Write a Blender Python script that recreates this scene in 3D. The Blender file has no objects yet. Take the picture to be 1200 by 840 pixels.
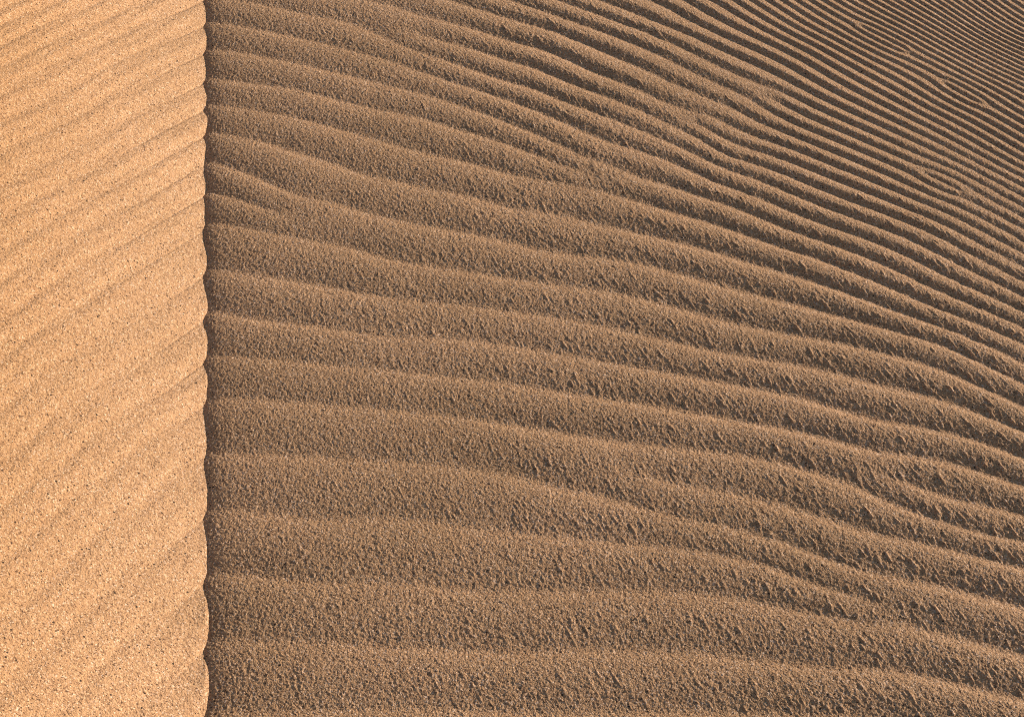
import bpy, math
import numpy as np

C = bpy.context.scene
R = math.radians

# ------------------------------------------------------------------ camera
cam_data = bpy.data.cameras.new("camera")
cam = bpy.data.objects.new("camera", cam_data)
C.collection.objects.link(cam)
cam.location = (0.0, 0.0, 1.55)
cam.rotation_euler = (R(50.0), 0.0, 0.0)
cam_data.sensor_width = 36.0
cam_data.lens = 70.0
cam_data.clip_start = 0.05
cam_data.clip_end = 2000.0
C.camera = cam

# ------------------------------------------------------------------ sky and sun
SUN_ELEV = R(11.5)
SUN_AZ = R(21.0)                    # from +X (right) towards +Y (ahead)
world = bpy.data.worlds.new("World")
C.world = world
world.use_nodes = True
wt = world.node_tree
sky = wt.nodes.new("ShaderNodeTexSky")
sky.sky_type = 'NISHITA'
sky.sun_disc = False
sky.sun_elevation = SUN_ELEV
sky.sun_rotation = math.pi / 2 - SUN_AZ
sky.dust_density = 2.0
sky.ozone_density = 2.2
wt.links.new(sky.outputs[0], wt.nodes["Background"].inputs[0])
wt.nodes["Background"].inputs[1].default_value = 0.07

sun_data = bpy.data.lights.new("sun", 'SUN')
sun_data.energy = 4.6
sun_data.angle = R(0.5)
sun_data.color = (1.0, 0.865, 0.75)
sun = bpy.data.objects.new("sun", sun_data)
C.collection.objects.link(sun)
from mathutils import Vector
sun_dir = Vector((math.cos(SUN_ELEV) * math.cos(SUN_AZ), math.cos(SUN_ELEV) * math.sin(SUN_AZ), math.sin(SUN_ELEV)))
sun.rotation_euler = sun_dir.to_track_quat('Z', 'Y').to_euler()
sun.location = sun_dir * 30.0

C.view_settings.view_transform = 'Standard'
C.view_settings.look = 'None'
C.view_settings.exposure = 1.06
C.view_settings.gamma = 1.0
C.view_settings.use_curve_mapping = False
C.cycles.use_denoising = False
C.cycles.pixel_filter_type = 'BLACKMAN_HARRIS'
C.cycles.filter_width = 0.95

# ------------------------------------------------------------------ survey of the ripples
# trough lines of the wind ripples: (x, y, running number of the ripple), metres
SURVEY = (
    (0.4461,2.5808,-1),(0.6056,2.3880,-1),(0.7023,2.2642,-1),(0.4486,2.6030,-2),(0.6089,2.4080,-2),(0.7068,2.2871,-2),
    (0.4509,2.6228,-3),(0.6133,2.4349,-3),(0.7122,2.3144,-3),(0.4535,2.6455,-4),(0.6174,2.4600,-4),(0.7164,2.3358,-4),
    (0.4570,2.6760,-5),(0.6216,2.4854,-5),(0.7219,2.3639,-5),(0.6250,2.5065,-6),(0.7250,2.3792,-6),(0.6285,2.5278,-7),
    (0.7289,2.3991,-7),(0.6313,2.5445,-8),(0.7328,2.4192,-8),(0.6336,2.5589,-9),(0.7373,2.4418,-9),(0.6360,2.5735,-10),
    (0.7409,2.4600,-10),(0.6388,2.5906,-11),(0.7436,2.4738,-11),(0.6421,2.6104,-12),(0.7459,2.4854,-12),(0.6450,2.6278,-13),
    (0.7487,2.4994,-13),(0.6474,2.6429,-14),(0.7510,2.5112,-14),(0.6503,2.6607,-15),(0.7538,2.5254,-15),(0.6533,2.6786,-16),
    (0.7571,2.5421,-16),(0.6563,2.6966,-17),(0.7599,2.5565,-17),(0.7623,2.5686,-18),(0.7647,2.5808,-19),(0.7671,2.5931,-20),
    (0.7700,2.6079,-21),(0.7730,2.6228,-22),(0.7754,2.6354,-23),(0.3281,2.6966,0),(0.4433,2.5565,0),(0.6020,2.3660,0),
    (0.6991,2.2478,0),(0.2683,2.7044,1),(0.2960,2.6709,1),(0.3187,2.6455,1),(0.3474,2.6179,1),(0.3780,2.5882,1),
    (0.4392,2.5207,1),(0.5977,2.3400,1),(0.6955,2.2295,1),(0.2221,2.7018,2),(0.2566,2.6658,2),(0.2841,2.6329,2),
    (0.3080,2.6079,2),(0.3341,2.5833,2),(0.3719,2.5517,2),(0.4348,2.4831,2),(0.5935,2.3144,2),(0.1419,2.7018,3),
    (0.1951,2.6607,3),(0.2323,2.6303,3),(0.2692,2.6030,3),(0.2893,2.5808,3),(0.3238,2.5517,3),(0.3601,2.5207,3),
    (0.4301,2.4418,3),(0.5887,2.2850,3),(0.0815,2.7018,4),(0.1201,2.6760,4),(0.1931,2.6203,4),(0.3125,2.5065,4),
    (0.4267,2.4124,4),(0.5846,2.2601,4),(0.4226,2.3770,5),(0.5809,2.2376,5),(0.0053,2.7018,6),(0.0869,2.6480,6),
    (0.1388,2.6129,6),(0.1907,2.5711,6),(0.3085,2.4577,6),(0.4191,2.3465,6),(0.5769,2.2134,6),(-0.0774,2.6966,7),
    (0.0000,2.6530,7),(0.0592,2.6203,7),(0.1270,2.5662,7),(0.1879,2.5136,7),(0.2645,2.4463,7),(0.2898,2.4237,7),
    (0.3130,2.4080,7),(0.3329,2.3858,7),(0.3542,2.3682,7),(0.4157,2.3165,7),(0.5720,2.1836,7),(-0.1809,2.6915,8),
    (-0.1300,2.6581,8),(-0.0645,2.6278,8),(0.0000,2.5857,8),(0.0682,2.5445,8),(0.1247,2.4971,8),(0.1848,2.4509,8),
    (0.2081,2.4282,8),(0.2841,2.3814,8),(0.3123,2.3573,8),(0.3504,2.3293,8),(0.4121,2.2850,8),(0.5682,2.1601,8),
    (0.2811,2.3422,9),(0.3054,2.3187,9),(0.3471,2.2954,9),(0.4080,2.2499,9),(0.5637,2.1331,9),(-0.1150,2.5906,10),
    (-0.0392,2.5517,10),(0.0313,2.5136,10),(0.0976,2.4623,10),(0.1822,2.3991,10),(0.2053,2.3770,10),(0.2350,2.3508,10),
    (0.2621,2.3272,10),(0.2837,2.2996,10),(0.3012,2.2829,10),(0.3226,2.2725,10),(0.3435,2.2581,10),(0.4038,2.2134,10),
    (0.5581,2.0990,10),(-0.3943,2.7018,11),(-0.3102,2.6683,11),(-0.2367,2.6379,11),(-0.1812,2.5857,11),(-0.0994,2.5302,11),
    (-0.0789,2.5159,11),(-0.0124,2.4762,11),(0.0333,2.4554,11),(0.0661,2.4282,11),(0.1010,2.4057,11),(0.1798,2.3508,11),
    (0.2140,2.3208,11),(0.2410,2.2975,11),(0.2665,2.2746,11),(0.2885,2.2560,11),(0.3193,2.2356,11),(0.3995,2.1757,11),
    (0.5520,2.0619,11),(-0.4541,2.6505,12),(-0.3870,2.6278,12),(-0.3202,2.6005,12),(-0.2541,2.5686,12),(-0.1889,2.5349,12),
    (-0.1245,2.4924,12),(-0.0381,2.4440,12),(0.0401,2.3968,12),(0.0900,2.3552,12),(0.1772,2.2975,12),(0.2193,2.2704,12),
    (0.2556,2.2376,12),(0.2883,2.2114,12),(0.3946,2.1331,12),(0.5455,2.0220,12),(-0.4449,2.5711,13),(-0.3795,2.5517,13),
    (-0.3143,2.5278,13),(-0.2494,2.4971,13),(-0.1856,2.4669,13),(-0.1228,2.4395,13),(-0.0657,2.4057,13),(-0.0024,2.3639,13),
    (0.0299,2.3400,13),(0.0930,2.2850,13),(0.1414,2.2581,13),(0.1741,2.2336,13),(0.2850,2.1718,13),(0.3905,2.0972,13),
    (0.5388,1.9813,13),(-0.4356,2.4901,14),(-0.3713,2.4692,14),(-0.3081,2.4532,14),(-0.2446,2.4237,14),(-0.1824,2.4035,14),
    (-0.1208,2.3792,14),(-0.0599,2.3465,14),(-0.0024,2.3144,14),(0.0435,2.2808,14),(0.0632,2.2663,14),(-0.4272,2.4169,15),
    (-0.3642,2.3968,15),(-0.3021,2.3792,15),(-0.2398,2.3508,15),(-0.1786,2.3251,15),(-0.1181,2.2975,15),(-0.0658,2.2766,15),
    (0.0000,2.2417,15),(0.0624,2.2214,15),(0.1151,2.2034,15),(0.1712,2.1757,15),(0.2808,2.1198,15),(0.3864,2.0619,15),
    (0.5331,1.9467,15),(-0.4194,2.3487,16),(-0.3600,2.3293,16),(-0.3079,2.3060,16),(-0.2417,2.2725,16),(-0.2015,2.2458,16),
    (-0.1518,2.2295,16),(-0.1153,2.2114,16),(-0.0505,2.1915,16),(0.0000,2.1621,16),(0.0612,2.1524,16),(0.1214,2.1236,16),
    (0.1678,2.1065,16),(0.2759,2.0601,16),(0.3697,2.0113,16),(0.5273,1.9112,16),(-0.4238,2.2850,17),(-0.3774,2.2581,17),
    (-0.3198,2.2154,17),(-0.2845,2.1935,17),(-0.2354,2.1797,17),(-0.2010,2.1582,17),(-0.1388,2.1350,17),(-0.1126,2.1274,17),
    (-0.0279,2.0990,17),(0.0509,2.0693,17),(0.1644,2.0382,17),(0.2706,1.9954,17),(0.3637,1.9570,17),(0.5216,1.8764,17),
    (-0.4004,2.2034,18),(-0.3588,2.1797,18),(-0.3331,2.1621,18),(-0.4061,2.1350,19),(-0.3480,2.1179,19),(-0.3051,2.1028,19),
    (-0.2573,2.0915,19),(-0.2096,2.0767,19),(-0.1529,2.0491,19),(-0.1096,2.0382,19),(-0.0415,2.0220,19),(0.0541,1.9971,19),
    (0.2649,1.9263,19),(0.3569,1.8962,19),(0.5142,1.8312,19),(-0.3833,2.0346,20),(-0.3273,2.0220,20),(-0.2716,2.0078,20),
    (-0.1610,1.9691,20),(0.0530,1.9297,20),(0.2597,1.8634,20),(0.3507,1.8408,20),(0.5054,1.7780,20),(-0.3728,1.9433,21),
    (-0.3179,1.9263,21),(-0.1571,1.8896,21),(0.0519,1.8634,21),(0.2551,1.8075,21),(0.3442,1.7826,21),(0.4088,1.7506,21),
    (0.4448,1.7370,21),(0.4958,1.7192,21),(0.5416,1.6986,21),(-0.3632,1.8601,22),(-0.2584,1.8472,22),(-0.1543,1.8312,22),
    (0.0508,1.7966,22),(0.2496,1.7400,22),(0.2983,1.7281,22),(0.3305,1.7221,22),(0.3759,1.7045,22),(0.4093,1.6884,22),
    (0.4404,1.6797,22),(0.4718,1.6740,22),(0.5108,1.6626,22),(0.5328,1.6498,22),(0.4633,1.6204,23),(0.4854,1.6094,23),
    (0.5235,1.5984,23),(-0.3545,1.7842,24),(-0.3036,1.7811,24),(-0.1507,1.7582,24),(0.0496,1.7221,24),(0.0989,1.7103,24),
    (0.1476,1.6971,24),(0.1963,1.6884,24),(0.2522,1.6769,24),(0.2923,1.6668,24),(0.3428,1.6484,24),(0.3757,1.6329,24),
    (0.4099,1.6094,24),(0.4517,1.5835,24),(0.4788,1.5701,24),(0.5153,1.5528,24),(0.1762,1.6315,25),(0.2158,1.6204,25),
    (0.2393,1.6149,25),(0.2857,1.5998,25),(0.3242,1.5862,25),(0.3610,1.5701,25),(0.3982,1.5528,25),(0.4504,1.5396,25),
    (0.4874,1.5266,25),(0.5020,1.5201,25),(0.5517,1.4996,25),(-0.3440,1.6928,26),(-0.2944,1.6884,26),(-0.2450,1.6841,26),
    (-0.1463,1.6697,26),(0.0481,1.6274,26),(0.0939,1.6163,26),(0.1230,1.6039,26),(0.1583,1.5862,26),(0.1962,1.5727,26),
    (0.2348,1.5594,26),(0.2774,1.5436,26),(0.3391,1.5137,26),(0.3842,1.4920,26),(0.4260,1.4832,26),(0.4663,1.4732,26),
    (0.5037,1.4583,26),(0.5406,1.4435,26),(-0.3329,1.5957,27),(-0.2850,1.5930,27),(-0.2370,1.5862,27),(-0.1419,1.5795,27),
    (0.0468,1.5475,27),(0.1109,1.5383,27),(0.1857,1.5266,27),(0.2311,1.5150,27),(0.2735,1.5034,27),(0.3080,1.4832,27),
    (0.3483,1.4620,27),(-0.3217,1.4984,28),(-0.2753,1.4945,28),(-0.2287,1.4857,28),(-0.1370,1.4819,28),(0.0454,1.4669,28),
    (0.2262,1.4546,28),(0.2883,1.4435,28),(0.3362,1.4301,28),(0.3797,1.4205,28),(0.4201,1.4157,28),(0.4548,1.4050,28),
    (0.4913,1.3908,28),(0.5270,1.3744,28),(-0.3105,1.4014,29),(-0.2658,1.3978,29),(-0.2212,1.3943,29),(-0.1324,1.3873,29),
    (0.0441,1.3861,29),(0.2197,1.3756,29),(0.2702,1.3709,29),(0.3211,1.3640,29),(0.3764,1.3594,29),(0.4202,1.3491,29),
    (0.4683,1.3310,29),(0.5149,1.3132,29),(-0.2997,1.3076,30),(-0.1283,1.3043,30),(0.0427,1.3010,30),(0.2134,1.2988,30),
    (0.3620,1.2933,30),
)
FORKS = ((0.3680,2.4349,1,5),(0.2558,2.3748,1,9),(-0.1541,2.6104,1,10),(0.4221,1.6343,1,23),(0.1400,1.6399,1,25),(0.1046,2.2376,-1,14),(-0.2946,2.1504,-1,18),(0.3819,1.4362,-1,27))

rng = np.random.default_rng(7)
SV = np.array(SURVEY, float)
FORKS = [(a + 0.00031, b + 0.00043, c, d) for a, b, c, d in FORKS]
# a fork adds (or ends) one ripple on one side only; on its other side the numbers have to
# follow the level line through the fork
_num = SV[:, 2].copy()
for _fx, _fy, _s, _n in FORKS:
    out_side = (SV[:, 0] < _fx) if _s > 0 else (SV[:, 0] > _fx)
    below_line = _num > _n
    below_cut = SV[:, 1] < _fy
    SV[:, 2] -= out_side & below_line & ~below_cut
    SV[:, 2] += out_side & ~below_line & below_cut


def tps(r2):
    return np.where(r2 > 0, r2 * np.log(np.maximum(r2, 1e-12)), 0.0)


def forks_phase(X, Y):
    out = np.zeros_like(X)
    for fx, fy, s, _ in FORKS:
        out += np.arctan2(fy - Y, (X - fx) if s > 0 else (fx - X)) / (2 * np.pi)
    return out


_N = len(SV)
_A = np.zeros((_N + 3, _N + 3))
_A[:_N, :_N] = tps((SV[:, 0][:, None] - SV[:, 0]) ** 2 + (SV[:, 1][:, None] - SV[:, 1]) ** 2) + np.diag(np.where((SV[:, 0] > 0.32) & (SV[:, 1] > 1.95), 1.2e-2, 7e-4))
_Q = np.c_[np.ones(_N), SV[:, :2]]
_A[:_N, _N:] = _Q
_A[_N:, :_N] = _Q.T
_T = SV[:, 2] - forks_phase(SV[:, 0], SV[:, 1])
_W = np.linalg.solve(_A, np.r_[SV[:, 2] - forks_phase(SV[:, 0], SV[:, 1]), 0, 0, 0])

# smooth part of the phase on a regular lattice, then cubic-ish lookup
LX = np.linspace(-1.6, 2.6, 281)
LY = np.linspace(0.2, 4.6, 293)
gx, gy = np.meshgrid(LX, LY)
lat = _W[-3] + _W[-2] * gx + _W[-1] * gy
for k in range(_N):
    lat += _W[k] * tps((gx - SV[k, 0]) ** 2 + (gy - SV[k, 1]) ** 2)
lat_x = np.gradient(lat, LX, axis=1)
lat_y = np.gradient(lat, LY, axis=0)


def hermite(t):
    return 2 * t ** 3 - 3 * t ** 2 + 1, t ** 3 - 2 * t ** 2 + t, -2 * t ** 3 + 3 * t ** 2, t ** 3 - t ** 2


def smooth_phase(X, Y):
    """bicubic lookup (separable Hermite with central differences); clamped outside the lattice"""
    hx = LX[1] - LX[0]
    hy = LY[1] - LY[0]
    fx = np.clip((X - LX[0]) / hx, 1, len(LX) - 3.001)
    fy = np.clip((Y - LY[0]) / hy, 1, len(LY) - 3.001)
    i = fx.astype(int)
    j = fy.astype(int)
    tx = fx - i
    ty = fy - j

    def w4(t):
        return (-0.5 * t + t * t - 0.5 * t ** 3, 1 - 2.5 * t * t + 1.5 * t ** 3,
                0.5 * t + 2 * t * t - 1.5 * t ** 3, -0.5 * t * t + 0.5 * t ** 3)
    wx = w4(tx)
    wy = w4(ty)
    out = np.zeros_like(X)
    for b in range(4):
        row = np.zeros_like(X)
        for a in range(4):
            row += wx[a] * lat[j + b - 1, i + a - 1]
        out += wy[b] * row
    return out


def tile(n, sigma, seed, aniso=None):
    """periodic smooth random field, unit variance; sigma in cells"""
    r = np.random.default_rng(seed)
    F = np.fft.rfft2(r.standard_normal((n, n)).astype(np.float32))
    kx = np.fft.rfftfreq(n)[None, :]
    ky = np.fft.fftfreq(n)[:, None]
    sx, sy = (sigma, sigma) if aniso is None else aniso
    F *= np.exp(-2 * np.pi ** 2 * ((kx * sx) ** 2 + (ky * sy) ** 2))
    t = np.fft.irfft2(F, s=(n, n))
    return ((t - t.mean()) / t.std()).astype(np.float32)


def look(T, X, Y, cell, rot=0.0):
    c, s = math.cos(rot), math.sin(rot)
    n = T.shape[0]
    u = ((c * X + s * Y) / cell) % n
    v = ((-s * X + c * Y) / cell) % n
    i = np.floor(u).astype(int) % n
    j = np.floor(v).astype(int) % n
    a = u - np.floor(u)
    b = v - np.floor(v)
    a = a * a * (3 - 2 * a)
    b = b * b * (3 - 2 * b)
    i1 = (i + 1) % n
    j1 = (j + 1) % n
    return (T[j, i] * (1 - a) + T[j, i1] * a) * (1 - b) + (T[j1, i] * (1 - a) + T[j1, i1] * a) * b


def ripple_profile(p):
    """height (in units of wavelength x steepest slope) with its steep side just after p = 0"""
    w = 2 * np.pi
    return (np.sin(w * (p - 0.18)) + 0.22 * np.sin(2 * w * (p - 0.09)) + 0.07 * np.sin(3 * w * (p - 0.07))) / w


_wp = np.arange(513) / 512.0
_ws = 1 / (1 + np.exp((_wp - 0.60) / 0.012)) * 0.62 - 1 / (1 + np.exp(-(_wp - 0.60) / 0.012)) * 0.95
_ws = _ws - _ws.mean()
_wh = np.cumsum(_ws) / 512.0
_k = np.exp(-0.5 * (np.minimum(np.arange(512), 512 - np.arange(512)) / 512.0 / 0.02) ** 2)
_wh[:512] = np.fft.irfft(np.fft.rfft(_wh[:512]) * np.fft.rfft(_k / _k.sum()), 512)
_wh[512] = _wh[0]
_wh -= _wh.mean()


_tp = np.array([0.0, 0.035, 0.08, 0.14, 0.24, 0.36, 0.50, 0.66, 0.80, 0.92, 0.97, 1.0])
_tv = np.array([0.05, 0.80, 1.00, 0.72, 0.38, 0.16, -0.08, -0.30, -0.46, -0.50, -0.30, 0.05])
_ts = np.interp(_wp, _tp, _tv)
_ts = _ts - _ts.mean()
_th = np.cumsum(_ts) / 512.0
_k2 = np.exp(-0.5 * (np.minimum(np.arange(512), 512 - np.arange(512)) / 512.0 / 0.018) ** 2)
_th[:512] = np.fft.irfft(np.fft.rfft(_th[:512]) * np.fft.rfft(_k2 / _k2.sum()), 512)
_th[512] = _th[0]
_th -= _th.mean()


def crease(p):
    """one narrow steep flank just after p = 0, then a long gentle fall"""
    return np.interp(p % 1.0, _wp, _th)


def wedge(p):
    """long straight lit flank, sharp crest at p = 0.6, short steep far side"""
    return np.interp(p % 1.0, _wp, _wh)


def axis(lo, hi, step, grow=1.06, reach=420.0, step_fn=None):
    """coordinates: fine between lo and hi, then ever wider steps out to +-reach"""
    core = [lo]
    while core[-1] < hi:
        core.append(core[-1] + (step_fn(core[-1]) if step_fn else step))
    up, d = [], core[-1] - core[-2]
    x = core[-1]
    while x < reach:
        d *= grow
        x += d
        up.append(x)
    dn, d = [], core[1] - core[0]
    x = core[0]
    while x > -reach:
        d *= grow
        x -= d
        dn.append(x)
    return np.array(dn[::-1] + core + up)


def grid_mesh(name, xs, ys, zf, mat, label, category):
    X, Y = np.meshgrid(xs, ys)
    sx = np.gradient(xs)[None, :] + 0 * Y
    sy = np.gradient(ys)[:, None] + 0 * X
    X2, Y2, Z = zf(X, Y, np.maximum(sx, sy))
    ny, nx = X.shape
    co = np.stack([X2, Y2, Z], -1).reshape(-1, 3).astype(np.float32)
    idx = np.arange(nx * ny, dtype=np.int32).reshape(ny, nx)
    q = np.stack([idx[:-1, :-1], idx[:-1, 1:], idx[1:, 1:], idx[1:, :-1]], -1).reshape(-1, 4)
    me = bpy.data.meshes.new(name)
    me.vertices.add(len(co))
    me.vertices.foreach_set("co", co.ravel())
    me.loops.add(q.size)
    me.loops.foreach_set("vertex_index", q.ravel())
    me.polygons.add(len(q))
    me.polygons.foreach_set("loop_start", np.arange(0, q.size, 4, dtype=np.int32))
    me.polygons.foreach_set("use_smooth", np.ones(len(q), dtype=bool))
    me.update(calc_edges=True)
    me.materials.append(mat)
    ob = bpy.data.objects.new(name, me)
    C.collection.objects.link(ob)
    ob["kind"] = "structure"
    ob["label"] = label
    ob["category"] = category
    print(name, len(co))
    return ob


# ------------------------------------------------------------------ material: sand grains
def sand_material(name, tint=None):
    m = bpy.data.materials.new(name)
    m.use_nodes = True
    nt = m.node_tree
    N = nt.nodes
    K = nt.links
    bsdf = N["Principled BSDF"]
    bsdf.inputs["Roughness"].default_value = 0.85
    bsdf.inputs["Specular IOR Level"].default_value = 0.15
    if "Diffuse Roughness" in bsdf.inputs:
        bsdf.inputs["Diffuse Roughness"].default_value = 0.4
    tc = N.new("ShaderNodeTexCoord")

    def ramp(stops, interp='LINEAR'):
        r = N.new("ShaderNodeValToRGB")
        r.color_ramp.interpolation = interp
        e = r.color_ramp.elements
        e[0].position, e[0].color = stops[0][0], (*stops[0][1], 1)
        e[1].position, e[1].color = stops[-1][0], (*stops[-1][1], 1)
        for pos, col in stops[1:-1]:
            k = e.new(pos)
            k.color = (*col, 1)
        return r
    # every cell one grain: honey, straw, rose, quartz and a few dark minerals
    vo = N.new("ShaderNodeTexVoronoi")
    vo.inputs["Scale"].default_value = 720.0
    K.new(tc.outputs["Object"], vo.inputs["Vector"])
    sep = N.new("ShaderNodeSeparateColor")
    K.new(vo.outputs["Color"], sep.inputs[0])
    gr = ramp([(0.0, (0.10, 0.054, 0.028)), (0.04, (0.18, 0.099, 0.053)), (0.09, (0.32, 0.179, 0.094)),
               (0.35, (0.42, 0.244, 0.122)), (0.65, (0.48, 0.288, 0.147)), (0.85, (0.54, 0.337, 0.180)),
               (0.96, (0.62, 0.42, 0.27)), (1.0, (0.70, 0.52, 0.38))])
    K.new(sep.outputs[0], gr.inputs[0])
    # sparse larger dark grains
    vo2 = N.new("ShaderNodeTexVoronoi")
    vo2.inputs["Scale"].default_value = 300.0
    K.new(tc.outputs["Object"], vo2.inputs["Vector"])
    sep2 = N.new("ShaderNodeSeparateColor")
    K.new(vo2.outputs["Color"], sep2.inputs[0])
    lt = N.new("ShaderNodeMath")
    lt.operation = 'LESS_THAN'
    lt.inputs[1].default_value = 0.016
    K.new(sep2.outputs[1], lt.inputs[0])
    dd = N.new("ShaderNodeMath")
    dd.operation = 'LESS_THAN'
    dd.inputs[1].default_value = 0.38
    K.new(vo2.outputs["Distance"], dd.inputs[0])
    mul = N.new("ShaderNodeMath")
    mul.operation = 'MULTIPLY'
    K.new(lt.outputs[0], mul.inputs[0])
    K.new(dd.outputs[0], mul.inputs[1])
    mx = N.new("ShaderNodeMix")
    mx.data_type = 'RGBA'
    K.new(mul.outputs[0], mx.inputs[0])
    K.new(gr.outputs[0], mx.inputs[6])
    mx.inputs[7].default_value = (0.05, 0.032, 0.02, 1)
    # slow drift of tone through the sand
    no = N.new("ShaderNodeTexNoise")
    no.inputs["Scale"].default_value = 5.0
    no.inputs["Detail"].default_value = 4.0
    K.new(tc.outputs["Object"], no.inputs["Vector"])
    tr = ramp([(0.3, (0.94, 0.93, 0.90)), (0.7, (1.06, 1.05, 1.05))])
    K.new(no.outputs["Fac"], tr.inputs[0])
    mm = N.new("ShaderNodeMix")
    mm.data_type = 'RGBA'
    mm.blend_type = 'MULTIPLY'
    mm.inputs[0].default_value = 1.0
    K.new(mx.outputs[2], mm.inputs[6])
    K.new(tr.outputs[0], mm.inputs[7])
    col = mm.outputs[2]
    if tint:
        # sand tone shifts along the slope: paler at the foot, more orange higher up
        (nx, ny, off), tone = tint
        dp = N.new("ShaderNodeVectorMath")
        dp.operation = 'DOT_PRODUCT'
        dp.inputs[1].default_value = (nx, ny, 0.0)
        K.new(tc.outputs["Object"], dp.inputs[0])
        mr = N.new("ShaderNodeMapRange")
        mr.interpolation_type = 'SMOOTHSTEP'
        mr.inputs["From Min"].default_value = off + 0.0
        mr.inputs["From Max"].default_value = off + 0.32
        K.new(dp.outputs["Value"], mr.inputs["Value"])
        tm = N.new("ShaderNodeMix")
        tm.data_type = 'RGBA'
        tm.blend_type = 'MULTIPLY'
        K.new(mr.outputs["Result"], tm.inputs[0])
        K.new(col, tm.inputs[6])
        tm.inputs[7].default_value = (*tone, 1)
        col = tm.outputs[2]
    K.new(col, bsdf.inputs["Base Color"])
    # relief of single grains
    vb = N.new("ShaderNodeTexVoronoi")
    vb.feature = 'SMOOTH_F1'
    vb.inputs["Scale"].default_value = 640.0
    vb.inputs["Smoothness"].default_value = 0.25
    K.new(tc.outputs["Object"], vb.inputs["Vector"])
    sb = N.new("ShaderNodeSeparateColor")
    K.new(vb.outputs["Color"], sb.inputs[0])
    hs = N.new("ShaderNodeMath")                 # grains differ in size
    hs.operation = 'MULTIPLY_ADD'
    hs.inputs[1].default_value = -0.9
    K.new(vb.outputs["Distance"], hs.inputs[0])
    K.new(sb.outputs[2], hs.inputs[2])
    bp = N.new("ShaderNodeBump")
    bp.inputs["Strength"].default_value = 1.0
    bp.inputs["Distance"].default_value = 0.00034
    K.new(hs.outputs[0], bp.inputs["Height"])
    K.new(bp.outputs[0], bsdf.inputs["Normal"])
    return m



# ------------------------------------------------------------------ the foot line of the slope
FX, FY = -0.306, 1.291             # a point on the foot
NX, NY = -0.9931, -0.1173          # horizontal, up the slope (to the left)
TX, TY = -0.1173, 0.9931           # along the foot, away from the camera


sand = sand_material("plain_sand")
slope_sand = sand_material("slope_sand", ((NX, NY, FX * NX + FY * NY), (1.0, 0.955, 0.86)))


def foot_st(X, Y):
    dx, dy = X - FX, Y - FY
    return dx * NX + dy * NY, dx * TX + dy * TY


T_grain = tile(2048, 0.9, 11)
T_clump = tile(2048, 2.0, 12)
T_tail = tile(2048, 0, 15, aniso=(5.0, 1.25))
T_lump = tile(1024, 5.0, 13)
T_slow = tile(512, 12.0, 14)


def fine(step, a, b):
    """1 where the mesh is fine enough, 0 where it is too coarse"""
    return np.clip((b - step) / (b - a), 0, 1)


# short breaks in the tight ripples: one ripple ends, its neighbour takes over
BREAKS = ((0.5266,2.6303,0.5851,2.5565),(0.6292,2.4715,0.6734,2.4147),(0.5638,2.2397,0.6030,2.1974))


def total_phase(X, Y):
    out = smooth_phase(X, Y) + forks_phase(X, Y)
    for ax, ay, bx, by in BREAKS:
        out += (np.arctan2(ay - Y, X - ax) - np.arctan2(by - Y, X - bx)) / (2 * np.pi)
    return out


def grain_relief(X, Y, step, grains=1.0, clumps=1.0):
    f = fine(step, 0.0025, 0.006)
    patch = 0.75 + 0.35 * np.clip(look(T_slow, X, Y, 0.006), -1.5, 1.5)
    z = grains * 0.00016 * look(T_grain, X, Y, 0.0008) * fine(step, 0.002, 0.004)
    z = z + clumps * 0.00011 * patch * look(T_clump, X, Y, 0.0009, 0.5) * f
    z = z + clumps * 0.00007 * look(T_lump, X, Y, 0.0016, 1.1) * fine(step, 0.005, 0.012)
    return z


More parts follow.
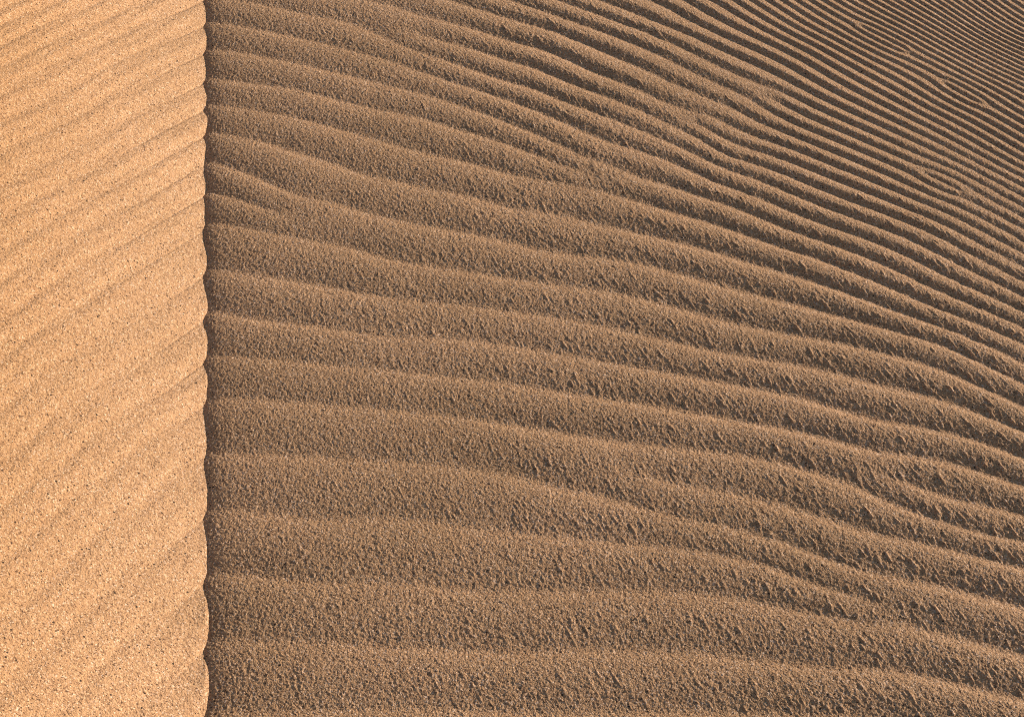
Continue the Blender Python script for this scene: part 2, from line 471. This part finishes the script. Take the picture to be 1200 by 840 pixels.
def plain_height(X, Y, step):
    s, t = foot_st(X, Y)
    ph = total_phase(X, Y) + 0.03 * look(T_slow, X, Y, 0.004, 0.7)
    e = 0.004
    gxp = (smooth_phase(X + e, Y) - smooth_phase(X - e, Y)) / (2 * e)
    gyp = (smooth_phase(X, Y + e) - smooth_phase(X, Y - e)) / (2 * e)
    for fx, fy, k, _ in FORKS:
        dx, dy = X - fx, Y - fy
        r2 = (dx * dx + dy * dy + 0.03 ** 2) * 2 * np.pi
        gxp += k * dy / r2
        gyp -= k * dx / r2
    g = np.hypot(gxp, gyp)
    lam = np.clip(1.0 / np.maximum(g, 4.0), 0.012, 0.12)
    amp = np.ones_like(X)
    for fx, fy, k, _ in FORKS:
        r2 = (X - fx) ** 2 + (Y - fy) ** 2
        amp *= r2 / (r2 + 0.018 ** 2)
    for ax, ay, bx, by in BREAKS:
        for fx, fy in ((ax, ay), (bx, by)):
            r2 = (X - fx) ** 2 + (Y - fy) ** 2
            amp *= r2 / (r2 + 0.005 ** 2)
    inside = np.clip((X + 1.2) / 0.2, 0, 1) * np.clip((2.3 - X) / 0.5, 0, 1) * np.clip((Y - 0.4) / 0.2, 0, 1) * np.clip((4.3 - Y) / 0.5, 0, 1)
    amp *= inside * fine(step, 0.008, 0.02)
    amp *= 1 + 0.12 * look(T_slow, X, Y, 0.005, 0.2)
    out = np.clip(-s / 0.95, 0, 1)                 # 0 at the foot, 1 a metre out
    sharp = np.clip((Y - 1.75) / 0.8, 0, 1) * np.clip((-s - 0.25) / 0.7, 0, 1)
    steep = 0.14 + 0.10 * out + 0.13 * sharp
    broad = np.clip((out - 0.25) / 0.6, 0, 1)
    near_form = ripple_profile(ph) * broad + 1.25 * crease(ph) * (1 - broad)
    z = steep * lam * amp * (near_form * (1 - sharp) + wedge(ph) * sharp)
    # finer, tighter packed sand out on the far right; rougher in the near right
    calm = 1 - 0.75 * np.clip((Y - 1.8) / 0.7, 0, 1) * np.clip((-s - 0.45) / 0.5, 0, 1)
    z = z + grain_relief(X, Y, step, 0.25 + 0.75 * calm, (0.5 + 0.5 * np.clip(-s / 0.4, 0, 1)) * calm)
    # little wind tails, drawn out across the ripples
    tail = np.maximum(look(T_tail, X, Y, 0.0008, R(-66)) - 0.55, 0)
    q = ph % 1.0
    tail *= 0.35 + 0.9 * np.clip((q - 0.3) / 0.2, 0, 1) * np.clip((1.02 - q) / 0.15, 0, 1)
    z = z + 0.00042 * tail * out ** 0.8 * calm * fine(step, 0.0025, 0.005)
    z = z - 0.004 * np.exp(np.minimum(s, 0.3) / 0.06) - 0.0025 * np.exp(np.minimum(s, 0.05) / 0.010)
    z = z - 0.10 * np.clip(s, 0, 0.3)
    # broad swell of the ground far away
    far = np.clip((np.hypot(X, Y) - 6) / 40, 0, 1)
    z = z - far * 0.6 * (1 - np.cos(X * 0.045) * np.cos(Y * 0.06))
    return X, Y, z


def slope_height(X, Y, step):
    s, t = foot_st(X, Y)
    c = 1.75
    t0 = t + c * np.maximum(s, -0.02)
    bx, by = FX + t0 * TX, FY + t0 * TY
    ph = total_phase(bx, by)
    near = np.exp(-np.abs(s) / np.clip(0.022 + 0.03 * t, 0.018, 0.06))
    q = (ph - 0.12) % 1.0
    lobe = np.sin(np.pi * q ** 1.25)
    size = 0.85 + 0.45 * np.clip(look(T_slow, 0 * X, t0, 0.003), -1.3, 1.3)
    off = 0.0110 * size * lobe * near * fine(step, 0.004, 0.01)
    off *= np.clip(1.0 - 0.36 * t, 0.35, 1.2)
    q1 = np.clip(s, 0, 0.45)
    z = 0.56 * (np.minimum(s, 0) + off + q1) - 0.22 * q1 * q1 + 0.362 * np.maximum(s - 0.45, 0) - 0.0085
    fade = fine(step, 0.006, 0.015) * np.clip((s + 0.01) / 0.03, 0, 1) * np.clip((4.0 - Y) / 0.5, 0, 1)
    lam = 0.045
    soft = np.clip(0.115 + 0.03 * t, 0.08, 0.16)
    z = z + fade * soft * lam * (0.5 * ripple_profile(ph + 0.03 * look(T_slow, X, Y, 0.004, 0.4)) + 0.7 * crease(-ph - 0.1 + 0.03 * look(T_slow, X, Y, 0.004, 0.4)))
    d = ((ph + 0.38) % 1.0 - 0.5) * (0.045 - 0.016 * t)        # thin creases running up from the notches
    z = z - fade * 0.0009 * np.exp(-(d / 0.0016) ** 2) * np.exp(-np.maximum(s, 0) / 0.07) * np.clip(0.8 + 0.7 * look(T_slow, X, Y, 0.003, 0.9), 0, 1.6) * np.clip(0.25 + 1.1 * t, 0.1, 1.2)
    z = z + fade * 0.0003 * np.sin(2 * np.pi * (2.0 * ph + 0.5 * look(T_slow, X, Y, 0.006, 1.4)))
    z = z + grain_relief(X, Y, step, 1.0, 0.6)
    # the slope eases off towards the top of the dune
    H = 16.0
    z = np.where(z > 0, H * (1 - np.exp(-np.maximum(z, 0) / H)), z)
    return X, Y, z


ystep = lambda y: 0.00070 + 0.0007 * max(0.0, (y - 1.3)) / 1.4
ys = axis(1.12, 2.95, 0.0012, step_fn=ystep)
xs = axis(-0.56, 0.92, 0.00072)
xs = xs[xs > -1.4]
grid_mesh("sand_plain", xs, ys, plain_height, sand,
          "brown rippled sand in raking light, right of the bright slope", "sand ground")
# rows follow the foot line, so the sheet always runs a little way under the plain
def slope_sheet(X, Y, step):
    Xs = X + TX / TY * (Y - FY) * 1.0
    return slope_height(Xs, Y, step)


xs2 = axis(-0.46, 0.0, 0.00072)
xs2 = xs2[xs2 < 0.04] + FX
grid_mesh("dune_slope", xs2, ys, slope_sheet, slope_sand,
          "bright sunlit dune slope of smooth golden sand, left of the ripples", "dune slope")
